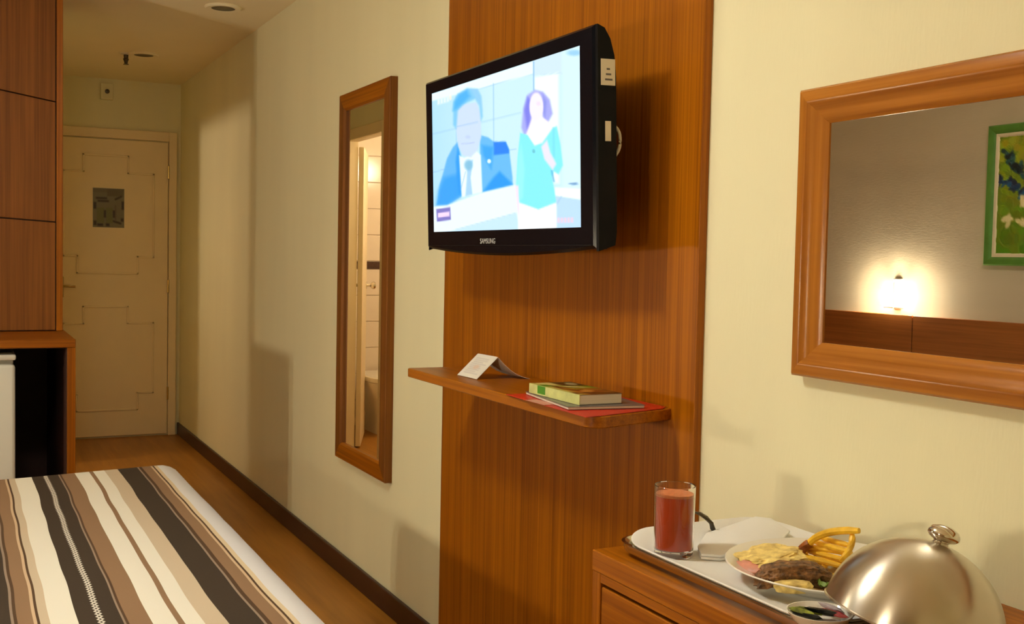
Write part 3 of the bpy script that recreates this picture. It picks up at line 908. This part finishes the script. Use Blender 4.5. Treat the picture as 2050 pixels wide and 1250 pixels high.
def paint_fn(U, V):
    # U: 0 at larger y (left in the mirror) .. 1
    p = Paint(U * 100, V * 100, (.40, .50, .08))
    rnd = random.Random(11)
    for k in range(260):
        x, y = rnd.random() * 100, rnd.random() * 100
        t = y / 100
        base = ((.62, .62, .12), (.30, .48, .05))
        c = [base[0][i] * (1 - t) + base[1][i] * t + (rnd.random() - .5) * .14 for i in range(3)]
        p.ell((x, y), 3 + rnd.random() * 5, 2 + rnd.random() * 3, c, .6, .7, rnd.random() * 3)
    for (x0, y0, x1, y1, n, cs) in ((6, 14, 40, 50, 34, ((.03, .10, .12), (.05, .18, .22), (.10, .30, .34))), (2, 35, 40, 56, 34, ((.05, .20, .36), (.08, .32, .50), (.04, .12, .25))), (40, 50, 48, 92, 26, ((.04, .12, .06), (.08, .22, .06))),
                                   (40, 50, 88, 18, 40, ((.04, .14, .22), (.10, .36, .42), (.03, .10, .14))), (44, 56, 92, 60, 34, ((.06, .24, .42), (.05, .14, .24)))):
        for k in range(n):
            t = k / n
            p.ell((x0 + (x1 - x0) * t + rnd.uniform(-3, 3), y0 + (y1 - y0) * t + rnd.uniform(-3, 3)), rnd.uniform(2, 5), rnd.uniform(1.2, 2.6), rnd.choice(cs), .5, .9, rnd.random() * 3)
    for x, y in ((10, 72), (25, 74), (28, 55), (60, 74), (72, 68), (52, 84)):
        for k in range(5):
            p.ell((x + rnd.uniform(-4, 4), y + rnd.uniform(-3, 3)), 4, 2, (.86, .82, .62), .5, .9, rnd.random() * 3)
    return p.lin()
cxp = XL + .012
picture('canvas', 110, 104, (cxp, PY1 - .05, PZ1 - .05), (cxp, PY0 + .05, PZ1 - .05), (cxp, PY1 - .05, PZ0 + .05), paint_fn, 'paint', pt, relief=lambda c: .002 * np.abs(np.sin(c.sum(-1) * 40)))
for SC, slab_ in ((Vector((XL, 4.075, 1.17)), 'lit wall lamp with two glowing tubes beside the painting, towards the wardrobe'), (Vector((XL, .70, 1.17)), 'lit wall lamp with two glowing tubes on the headboard end away from the wardrobe')):
    sn = thing('wall_sconce', slab_, 'lamp', tuple(SC), 'bedside wall lamps')
    link('backplate', box(XL, XL + .010, SC.y - .03, SC.y + .03, SC.z - .075, SC.z + .075, bev=.003), 'white_plastic', sn)
    link('fin', box(XL + .010, XL + .030, SC.y - .005, SC.y + .005, SC.z - .060, SC.z + .055, bev=.002), 'white_plastic', sn)
    for s_ in (-1, 1):
        link('tube', lathe([(0, -.052), (.010, -.050), (.013, -.04), (.013, .04), (.010, .050), (0, .052)], 16, (XL + .026, SC.y + s_ * .066, SC.z - .012)), 'bulb', sn)
        link('bracket', tube([(XL + .026, SC.y + s_ * .004, SC.z - .068), (XL + .026, SC.y + s_ * .066, SC.z - .068), (XL + .026, SC.y + s_ * .066, SC.z - .06)], .004, 8), 'white_plastic', sn)

# ------------------------------------------------------------------ bed
XE, YE0, YE1, ZT, RB = .662, 1.83, 3.83, .60, .072
bed = thing('bed', 'low upholstered bed base with mattress under the striped cover', 'bed', (-.35, 2.83, 0))
link('base', box(XL + .035, XE - .03, YE0 + .03, YE1 - .14, .10, .34, bev=.01), 'bedbase', bed)
link('mattress', box(XL + .035, XE - .025, YE0 + .025, YE1 - .13, .341, ZT - .008, bev=.05, seg=4), 'mattress', bed)
for x in (XL + .12, XE - .12):
    for y in (YE0 + .12, YE1 - .25):
        link('leg', lathe([(0, 0), (.022, 0), (.03, .1), (0, .1)], 16, (x, y, 0)), 'dark_wood', bed)
# bedspread: stripes run along the bed width; columns cut at every stripe edge
DK, BR, TN, CRM, LT, LIL, WH, PALE = (lin(58, 48, 38), lin(134, 106, 80), lin(192, 176, 152), lin(222, 219, 206), lin(194, 168, 138), lin(140, 122, 106), lin(214, 214, 216), lin(206, 188, 156))
DT = lin(78, 58, 40)
seq = [(.084, LIL), (.089, DT), (.095, BR), (.122, LT), (.128, DT), (.133, TN), (.150, CRM), (.198, DK), (.230, 'zig'), (.245, DK), (.275, LIL), (.279, DT), (.284, BR), (.324, CRM), (.367, BR), (.379, CRM), (.413, TN), (.454, DK), (.515, None)]
per = .515 - .084
stripes = []
for k in range(-4, 1):
    for (a, c), (b, _) in zip(seq[:-1], seq[1:]):
        stripes.append((a + k * per, b + k * per, c))
for a, b, c in ((.515, .520, LIL), (.520, .529, DT), (.529, .557, BR), (.557, .563, LT), (.563, .568, DT), (.568, .579, PALE), (.579, .95, WH)):
    stripes.append((a, b, c))
stripes = [(max(a, XL + .04), b, c) for a, b, c in stripes if b > XL + .045]
from mathutils import noise as mnoise
def bedpos(a, b):
    x_in, y_hi, y_lo = XE - RB, YE1 - RB, YE0 + RB
    skew = .13 * min(1, max(0, (y_hi - 2.2 and (b - 2.2) / (y_hi - 2.2)))) * max(0, min(.75, .6 - a))
    ax = max(0, a - x_in)
    by = max(0, b - y_hi) if b > 2.8 else -max(0, y_lo - b)
    d = math.hypot(ax, by)
    px, py = min(a, x_in), max(min(b, y_hi), y_lo)
    z = ZT + .0025 * mnoise.noise(Vector((a * 3, b * 3, 1)))
    if d > 1e-9:
        nx, ny = ax / d, by / d
        if d < RB * PI / 2:
            o, dn = RB * math.sin(d / RB), RB * (1 - math.cos(d / RB))
        else:
            o, dn = RB, RB + d - RB * PI / 2
            o += .008 * math.sin(b * 16 + a * 11) * min(1, (dn - RB) / .1)
        px += nx * o; py += ny * o; z -= dn
    px += .004 * mnoise.noise(Vector((a * 1.5, b * 5, 4))) * (1 if a < XE - .05 else .6)
    return (px, py - skew, z)
xs_, cs_ = [], []
for a, b, c in stripes:
    n = max(1, int((b - a) / .02))
    for i in range(n):
        xs_.append((a + (b - a) * i / n, a + (b - a) * (i + 1) / n, c))
rowsb = list(np.linspace(YE0 - .32, YE0 + RB, 14)) + list(np.linspace(YE0 + RB, YE1 - RB, 50))[1:] + list(np.linspace(YE1 - RB, YE1 + .32, 18))[1:]
bm = bmn()
lay = bm.loops.layers.float_color.new('Col')
lay2 = bm.loops.layers.uv.new('stripe')
grid = {}
edges_x = [xs_[0][0]] + [q[1] for q in xs_]
V_ = [[bm.verts.new(bedpos(a, b)) for b in rowsb] for a in edges_x]
for i, (a, b, c) in enumerate(xs_):
    for j in range(len(rowsb) - 1):
        f = bm.faces.new((V_[i][j], V_[i + 1][j], V_[i + 1][j + 1], V_[i][j + 1]))
        for lp_, (ii, jj) in zip(f.loops, ((i, j), (i + 1, j), (i + 1, j + 1), (i, j + 1))):
            lp_[lay] = DK if c == 'zig' else c
            zz = 0 if c != 'zig' else 1 + ((edges_x[ii] - .230) % per if abs((edges_x[ii] - .230) % per - per) > .001 else 0) / .015
            lp_[lay2].uv = (zz, rowsb[jj])
m, nt, b = nmat('striped_bedspread')
vc = N(nt, 'ShaderNodeVertexColor', layer_name='Col')
uv = N(nt, 'ShaderNodeUVMap', uv_map='stripe')
sx_ = N(nt, 'ShaderNodeSeparateXYZ')
L = nt.links.new
L(uv.outputs[0], sx_.inputs[0])
def mth(op, a, b_=None):
    n = N(nt, 'ShaderNodeMath', operation=op)
    for i, q in enumerate((a, b_)):
        if q is None: continue
        if isinstance(q, (int, float)): n.inputs[i].default_value = q
        else: L(q, n.inputs[i])
    return n.outputs[0]
u_ = mth('SUBTRACT', sx_.outputs[0], 1.0)
tri = mth('PINGPONG', mth('MULTIPLY', sx_.outputs[1], 1.0), .018)
zigc = mth('ADD', mth('MULTIPLY', tri, .70 / .018), .15)
dz1 = mth('ABSOLUTE', mth('SUBTRACT', u_, zigc))
zigd = mth('SUBTRACT', 1.0, zigc)
dz2 = mth('ABSOLUTE', mth('SUBTRACT', u_, zigd))
on = mth('MULTIPLY', mth('LESS_THAN', mth('MINIMUM', dz1, dz2), .15), mth('GREATER_THAN', sx_.outputs[0], .5))
mxn = N(nt, 'ShaderNodeMixRGB')
mxn.inputs[2].default_value = lin(205, 200, 188)
L(on, mxn.inputs[0]); L(vc.outputs[0], mxn.inputs[1]); L(mxn.outputs[0], b.inputs['Base Color'])
b.inputs['Roughness'].default_value = .85
b.inputs['Specular IOR Level'].default_value = .2
nz = N(nt, 'ShaderNodeTexNoise'); nz.inputs['Scale'].default_value = 400
bpn = N(nt, 'ShaderNodeBump'); bpn.inputs['Strength'].default_value = .2; bpn.inputs['Distance'].default_value = .001
L(nz.outputs[0], bpn.inputs['Height']); L(bpn.outputs[0], b.inputs['Normal'])
M['bedspread'] = m
bmesh.ops.recalc_face_normals(bm, faces=bm.faces[:])
single('bedspread', bm, 'bedspread', 'bedspread striped in cream, tan, brown and charcoal with white hem on the bed', 'bedspread', loc=(-.3, 2.8, ZT), smooth=60)

# ------------------------------------------------------------------ dresser
DZT, DFX, DY1, DY0 = .803, .983, 1.643, .30
ds = thing('dresser', 'honey brown dresser with drawers under the big mirror', 'dresser', (1.19, .96, 0))
link('top', box(DFX, XR - .001, DY0, DY1, DZT - .036, DZT, bev=.0015), 'wood_y', ds)
link('side_panel', box(DFX + .001, XR - .02, DY1 - .0265, DY1 - .0005, 0, DZT - .0365, bev=.0015), 'wood_z', ds)
link('side_panel', box(DFX + .001, XR - .02, DY0 + .0005, DY0 + .0265, 0, DZT - .0365, bev=.0015), 'wood_z', ds)
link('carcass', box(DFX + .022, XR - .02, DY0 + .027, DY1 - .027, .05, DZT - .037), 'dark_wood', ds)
link('divider', box(DFX + .002, DFX + .022, .945, .975, .05, DZT - .056, bev=.001), 'wood_z', ds)
link('rail', box(DFX + .001, DFX + .022, DY0 + .027, DY1 - .027, DZT - .052, DZT - .0365, bev=.001), 'wood_y', ds)
for y0, y1 in ((.980, DY1 - .032), (DY0 + .032, .940)):
    for k in range(3):
        z1 = DZT - .058 - k * .228
        dr = link('drawer', box(DFX + .001, DFX + .021, y0, y1, z1 - .222, z1, bev=.0015), 'wood_y', ds)
        link('knob', lathe([(0, 0), (.006, 0), (.006, .012), (.013, .018), (.012, .024), (0, .027)], 16), 'steel', dr, off=(0, 0, 0)).matrix_local = Matrix.Translation((DFX + .001 - ds.location.x, (y0 + y1) / 2 - ds.location.y, z1 - .11)) @ Matrix.Rotation(-PI / 2, 4, 'Y')

# ------------------------------------------------------------------ breakfast tray
ZB = DZT
ty = thing('serving_tray', 'stainless tray with raised rim lined in white on the dresser', 'tray', (1.19, 1.28, ZB))
TX0, TX1, TY0, TY1 = 1.008, 1.348, 1.10, 1.618
def rl(ins, z, r=.05):
    return [(x, y, ZB + z) for x, y in rrect(TX0 + ins, TX1 - ins, TY0 + ins, TY1 - ins, max(.01, r - ins * .5), 8)]
link('tray_body', loft([rl(.022, .0005), rl(.022, .008), rl(.003, .0085), rl(.001, .011), rl(.0, .022), rl(-.003, .0245), rl(.002, .0255), rl(.008, .022), rl(.014, .008), rl(.02, .006)]), 'steel', ty)
def mat_loop(ins, z):
    o = []
    for x, y in rrect(TX0 - .004 + ins, TX1 - .002 - ins, TY0 + ins, TY1 - .012 - ins, .075, 10):
        lift = .014 * max(0, (y - (TY1 - .10)) / .10) ** 2
        o.append((x, y, ZB + z + lift))
    return o
tb = link('liner', loft([mat_loop(.002, .0262), mat_loop(0, .0285), mat_loop(.003, .0295), mat_loop(.016, .024), mat_loop(.035, .0195), mat_loop(.06, .0185)], cap0=False), 'cloth_white', ty)
ZL = ZB + .0187
# juice glass
GX, GY = 1.052, 1.499
gl = thing('juice_glass', 'straight glass filled with red juice on the tray', 'glass', (GX, GY, ZL))
HG, RG = .116, .0325
link('tumbler', lathe([(0, .0), (RG - .003, .0), (RG - .001, .002), (RG, .012), (RG + .0012, HG), (RG + .0006, HG + .0008), (RG - .0008, HG), (RG - .0018, .013), (RG - .004, .0105), (0, .010)], 48, (GX, GY, ZL)), 'glass', gl)
ju = link('juice', lathe([(0, .0102), (RG - .0046, .0107), (RG - .0021, .0132), (RG - .0013, HG - .019), (RG - .0013, HG - .0165), (0, HG - .0165)], 48, (GX, GY, ZL)), 'juice', gl)
link('foam', lathe([(0, HG - .0164), (RG - .0013, HG - .0164), (RG - .0012, HG - .0125), (RG - .004, HG - .0118), (0, HG - .0120)], 48, (GX, GY, ZL)), 'foam', gl)
# plate
PLX, PLY, PR = 1.178, 1.274, .154
plate_z = ZL
single('plate', lathe([(0, .001), (PR * .50, .001), (PR * .54, .0), (PR * .58, .001), (PR * .62, .005), (PR * .84, .019), (PR * .985, .0285), (PR, .030), (PR * .99, .0315), (PR * .84, .0235), (PR * .62, .0095), (PR * .54, .0065), (0, .006)], 72, (PLX, PLY, plate_z)), 'ceramic', 'round white plate holding the burger and fries', 'plate', loc=(PLX, PLY, plate_z))
PZ = plate_z + .0065
def tiltm(c, ax, deg):
    return about(c, Matrix.Rotation(math.radians(deg), 4, ax))
# bun half with cheese, patty, bottom bread
bd_ = thing('burger_bun', 'toasted bun half topped with melted cheese on the plate', 'bun', (1.111, 1.327, PZ + .004))
c = (1.113, 1.326, PZ + .019)
bm = lump(c, .046, .040, .015, 2, .1, 4, .75, math.radians(-25)); xform(bm, tiltm(c, 'Y', -8)); link('bread', bm, 'crust', bd_)
c2 = (1.112, 1.327, PZ + .027)
bm = lump(c2, .047, .042, .010, 5, .3, 5, .75, math.radians(-25)); xform(bm, tiltm(c, 'Y', -8)); link('cheese', bm, 'bread', bd_)
bm = lump((1.064, 1.322, PZ + .018), .012, .026, .005, 8, .2, 3); xform(bm, tiltm((1.064, 1.322, PZ + .018), 'Y', -35)); link('ham', bm, 'ham', bd_)
c = (1.087, 1.246, PZ + .026)
bm = lump(c, .058, .024, .0175, 3, .22, 5, .8, math.radians(-19))
for v in bm.verts:                                # arched underside
    v.co.z -= .9 * max(0, (v.co - Vector(c)).length - .03) * .35
single('burger_patty', bm, 'patty', 'dark grilled burger patty leaning against the bun', 'patty')
single('bun_slice', lump((1.066, 1.222, PZ + .016), .028, .016, .009, 9, .12, 4, .8, math.radians(-20)), 'bread', 'pale bun piece peeking out under the burger patty', 'bun')
c = (1.128, 1.205, PZ + .018)
bm = bmn()
n_ = 14
vv = [[bm.verts.new((c[0] + .024 * (i / n_ - .5) * 2, c[1] + .020 * (j / n_ - .5) * 2, c[2] + .006 * math.sin(i * 1.7) * (abs(i - 7) / 7) + .006 * math.sin(j * 1.9 + i) * (abs(j - 7) / 7))) for j in range(n_ + 1)] for i in range(n_ + 1)]
for i in range(n_):
    for j in range(n_):
        if math.hypot(i - 6.5, j - 6.5) < 7.3:
            bm.faces.new((vv[i][j], vv[i + 1][j], vv[i + 1][j + 1], vv[i][j + 1]))
bmesh.ops.delete(bm, geom=[v for v in bm.verts if not v.link_faces], context='VERTS')
bmesh.ops.solidify(bm, geom=bm.faces[:], thickness=.0008)
single('lettuce_leaf', bm, 'lettuce', 'small green lettuce leaf beside the burger patty', 'lettuce')
# fries
def fry(pts, rad=.0046, m_='fry', lab=None):
    P = [Vector(p) for p in pts]
    if len(P) == 2:
        P.insert(1, (P[0] + P[1]) / 2 + Vector((0, 0, .003)))
    q = []
    for i in range(9):                              # quadratic through three points
        t = i / 8
        q.append(P[0] * (2 * (t - .5) * (t - 1)) + P[1] * (-4 * t * (t - 1)) + P[2] * (2 * t * (t - .5)))
    bm = tube(q, [rad * (.75 if i in (0, 8) else 1) for i in range(9)], 8)
    return single('french_fry', bm, m_, lab or 'golden french fry in the heap on the plate', 'french fry', 'french fries heaped on the plate')
rnd = random.Random(5)
FB = PZ + .005
for k, (y, a) in enumerate(((1.305, .2), (1.312, -.35), (1.297, .6), (1.318, 1.1), (1.29, -.8), (1.33, .0))):
    c = Vector((1.222 + .006 * (k % 3), y, FB + .0012 * k))
    d = Vector((.038 * math.sin(a), .045 * math.cos(a), 0))
    fry([c - d, c + Vector((0, 0, .004)), c + d])
for z, ya, yb2, xa, xb in ((.842, 1.362, 1.268, 1.196, 1.200), (.850, 1.355, 1.262, 1.206, 1.208), (.858, 1.350, 1.270, 1.200, 1.222), (.866, 1.340, 1.258, 1.212, 1.205), (.873, 1.335, 1.265, 1.22, 1.212)):
    fry([(xa, ya, z), ((xa + xb) / 2 - .004, (ya + yb2) / 2, z + .004), (xb, yb2, z + .006)])
fry([(1.194, 1.338, .862), (1.200, 1.306, .889), (1.214, 1.249, .905)], .0058, 'fry', 'longest golden french fry, arching over the top of the heap')
fry([(1.192, 1.350, .850), (1.191, 1.343, .859), (1.193, 1.332, .868)], .0074, 'fry_dark', 'short browned french fry end on the heap')
fry([(1.214, 1.263, .896), (1.204, 1.256, .878), (1.200, 1.270, .856)], .005, 'fry', 'golden french fry curling down under the longest one')
fry([(1.176, 1.300, .842), (1.168, 1.262, .838), (1.166, 1.228, .846)], .0056, 'fry', 'golden french fry lying along the edge of the burger patty')
fry([(1.19, 1.392, .842), (1.198, 1.372, .848), (1.205, 1.35, .846)], .0048, 'fry', 'short french fry poking out towards the napkin')
# napkin
nk = thing('folded_napkin', 'folded white cloth napkin lying behind the plate', 'napkin', (1.2, 1.53, ZL))
Pn = [(1.076, 1.455), (1.100, 1.436), (1.232, 1.450), (1.296, 1.498), (1.322, 1.580), (1.306, 1.604), (1.160, 1.556), (1.100, 1.498)]
def nl(z0, k, hump):
    cxn, cyn = 1.2, 1.51
    return [(cxn + (x - cxn) * k, cyn + (y - cyn) * k, ZL + z0 + hump * max(0, (x - 1.10) / .24)) for x, y in Pn]
for i in range(2):
    h_ = .004 + .006 * i
    lp = [nl(.001 + i * .0056, .985, h_), nl(.002 + i * .0056, 1., h_), nl(.0052 + i * .0056, 1., h_), nl(.006 + i * .0056, .98, h_)]
    link('fold', loft(lp), 'cloth_white', nk, smooth=50)
# cutlery behind napkin
sp_ = thing('spoon', 'dark metal spoon with curved handle rising behind the napkin', 'spoon', (1.17, 1.58, ZL))
hp = [(1.160, 1.592, ZL + .042), (1.168, 1.586, ZL + .040), (1.175, 1.577, ZL + .034), (1.180, 1.569, ZL + .026), (1.188, 1.575, ZL + .014), (1.20, 1.585, ZL + .006)]
link('handle', tube(hp, [.003, .0055, .0062, .006, .005, .004], 10, .6), 'dark_metal', sp_)
link('head', tube([(1.20, 1.585, ZL + .006), (1.23, 1.592, ZL + .0055), (1.26, 1.596, ZL + .0055)], [.004, .010, .008], 10, .4), 'dark_metal', sp_)
# bowl with sachets
BX, BY = 1.022, 1.117
bw = single('saucer', lathe([(0, 0), (.022, 0), (.024, .002), (.036, .012), (.043, .022), (.044, .0235), (.0425, .0235), (.034, .0135), (.022, .005), (0, .004)], 40, (BX, BY, ZL)), 'ceramic', 'small white dish filled with sauce sachets', 'dish', loc=(BX, BY, ZL))
def sachet(x, y, z, lx, ly, rz, tx, tyy, col, lab, name='sauce_sachet'):
    bm = bmn()
    n = 7
    g = [[None] * (n + 1) for _ in range(n + 1)]
    top, bot = [], []
    for s in (1, -1):
        G = []
        for i in range(n + 1):
            r = []
            for j in range(n + 1):
                a, b_ = i / n * 2 - 1, j / n * 2 - 1
                h = .0032 * (max(0, 1 - a ** 4) * max(0, 1 - b_ ** 4)) ** .7 + .0003
                r.append(bm.verts.new((a * lx, b_ * ly, s * h)))
            G.append(r)
        for i in range(n):
            for j in range(n):
                bm.faces.new((G[i][j], G[i + 1][j], G[i + 1][j + 1], G[i][j + 1]))
        (top if s > 0 else bot).append(G)
    T_, B_ = top[0], bot[0]
    for i in range(n):
        for q in ((T_[i][0], T_[i + 1][0], B_[i + 1][0], B_[i][0]), (T_[i][n], T_[i + 1][n], B_[i + 1][n], B_[i][n]), (T_[0][i], T_[0][i + 1], B_[0][i + 1], B_[0][i]), (T_[n][i], T_[n][i + 1], B_[n][i + 1], B_[n][i])):
            bm.faces.new(q)
    bmesh.ops.recalc_face_normals(bm, faces=bm.faces[:])
    xform(bm, Matrix.Translation((x, y, z)) @ Matrix.Rotation(rz, 4, 'Z') @ Matrix.Rotation(tx, 4, 'X') @ Matrix.Rotation(tyy, 4, 'Y'))
    return single(name, bm, col, lab, 'sachet', 'sauce sachets in the dish')
black_s = mat('black_sachet', (.012, .014, .012, 1), .25, noise=.5, nscale=60)
green_s = mat('green_sachet', (.20, .24, .03, 1), .3, noise=.8, nscale=70)
red_s = mat('red_sachet', (.36, .05, .05, 1), .3, noise=.6, nscale=60)
lil_s = mat('lilac_sachet', (.46, .40, .43, 1), .3, noise=.3, nscale=60)
sachet(BX - .016, BY + .008, ZL + .018, .008, .020, .5, .0, .5, black_s, 'black sauce sachet at the rim of the small dish')
sachet(BX - .006, BY + .012, ZL + .021, .0045, .020, .75, .1, .5, green_s, 'yellow green sauce sachet among the black ones')
sachet(BX - .022, BY + .010, ZL + .023, .003, .018, .6, .1, .3, green_s, 'narrow yellow green sauce sachet at the dish rim')
sachet(BX + .003, BY + .001, ZL + .022, .008, .021, .6, .0, .6, black_s, 'black sauce sachet in the middle of the dish')
sachet(BX + .014, BY - .010, ZL + .022, .006, .020, .35, .0, .5, red_s, 'red sauce sachet in the small dish')
sachet(BX + .021, BY + .002, ZL + .025, .006, .018, .3, .1, .5, lil_s, 'pale lilac sauce sachet leaning on the dish rim')
# cloche
CRD = .1125
CC = Vector((1.098, 1.031, .8445))
CAX = Vector((.290, -.115, .950)).normalized()
prof = []
for i in range(19):
    a = PI / 2 * i / 18
    prof.append((CRD * math.cos(a) if i < 18 else 0, CRD * .98 * math.sin(a)))
outer = [(CRD + .0015, -.003), (CRD + .002, -.001)] + prof
innr = [(max(0, r - .0016), z - .0014) for r, z in prof[::-1]] + [(CRD - .001, -.003)]
ch = thing('cloche', 'domed stainless cloche with round knob leaning on the plate rim', 'food cover', tuple(CC))
crot = Vector((0, 0, 1)).rotation_difference(CAX)
dome = link('dome', lathe(outer + innr, 96, close=True), 'spun', ch, smooth=60, off=(0, 0, 0))
kz = CRD * .98
kb = lathe([(.012, kz - .001), (.0095, kz + .002), (.0105, kz + .0035), (.017, kz + .006), (.0205, kz + .010), (.0205, kz + .014), (.017, kz + .020), (.009, kz + .0235), (0, kz + .0245)], 32)
knob = link('knob', kb, 'chrome', ch, smooth=60, off=(0, 0, 0))
for o_ in (dome, knob):
    o_.rotation_mode = 'QUATERNION'
    o_.rotation_quaternion = crot
# paper sachet and knife between dish and cloche
single('sugar_packet', xform(box(-.016, .016, -.026, .026, 0, .0025, bev=.001), Matrix.Translation((1.112, 1.118, ZL + .001)) @ Matrix.Rotation(-.9, 4, 'Z')), 'paper', 'white paper packet lying between dish and cloche', 'packet')
kn = thing('knife', 'steel table knife lying beside the small dish', 'knife', (1.11, 1.06, ZL))
link('handle', tube([(1.100, 1.085, ZL + .0045), (1.118, 1.065, ZL + .0045), (1.16, 1.02, ZL + .0045)], [.006, .0065, .0055], 10, .6), 'dark_metal', kn)
link('blade', tube([(1.100, 1.085, ZL + .0045), (1.075, 1.108, ZL + .004), (1.068, 1.114, ZL + .004)], [.006, .007, .003], 10, .25), 'steel', kn)
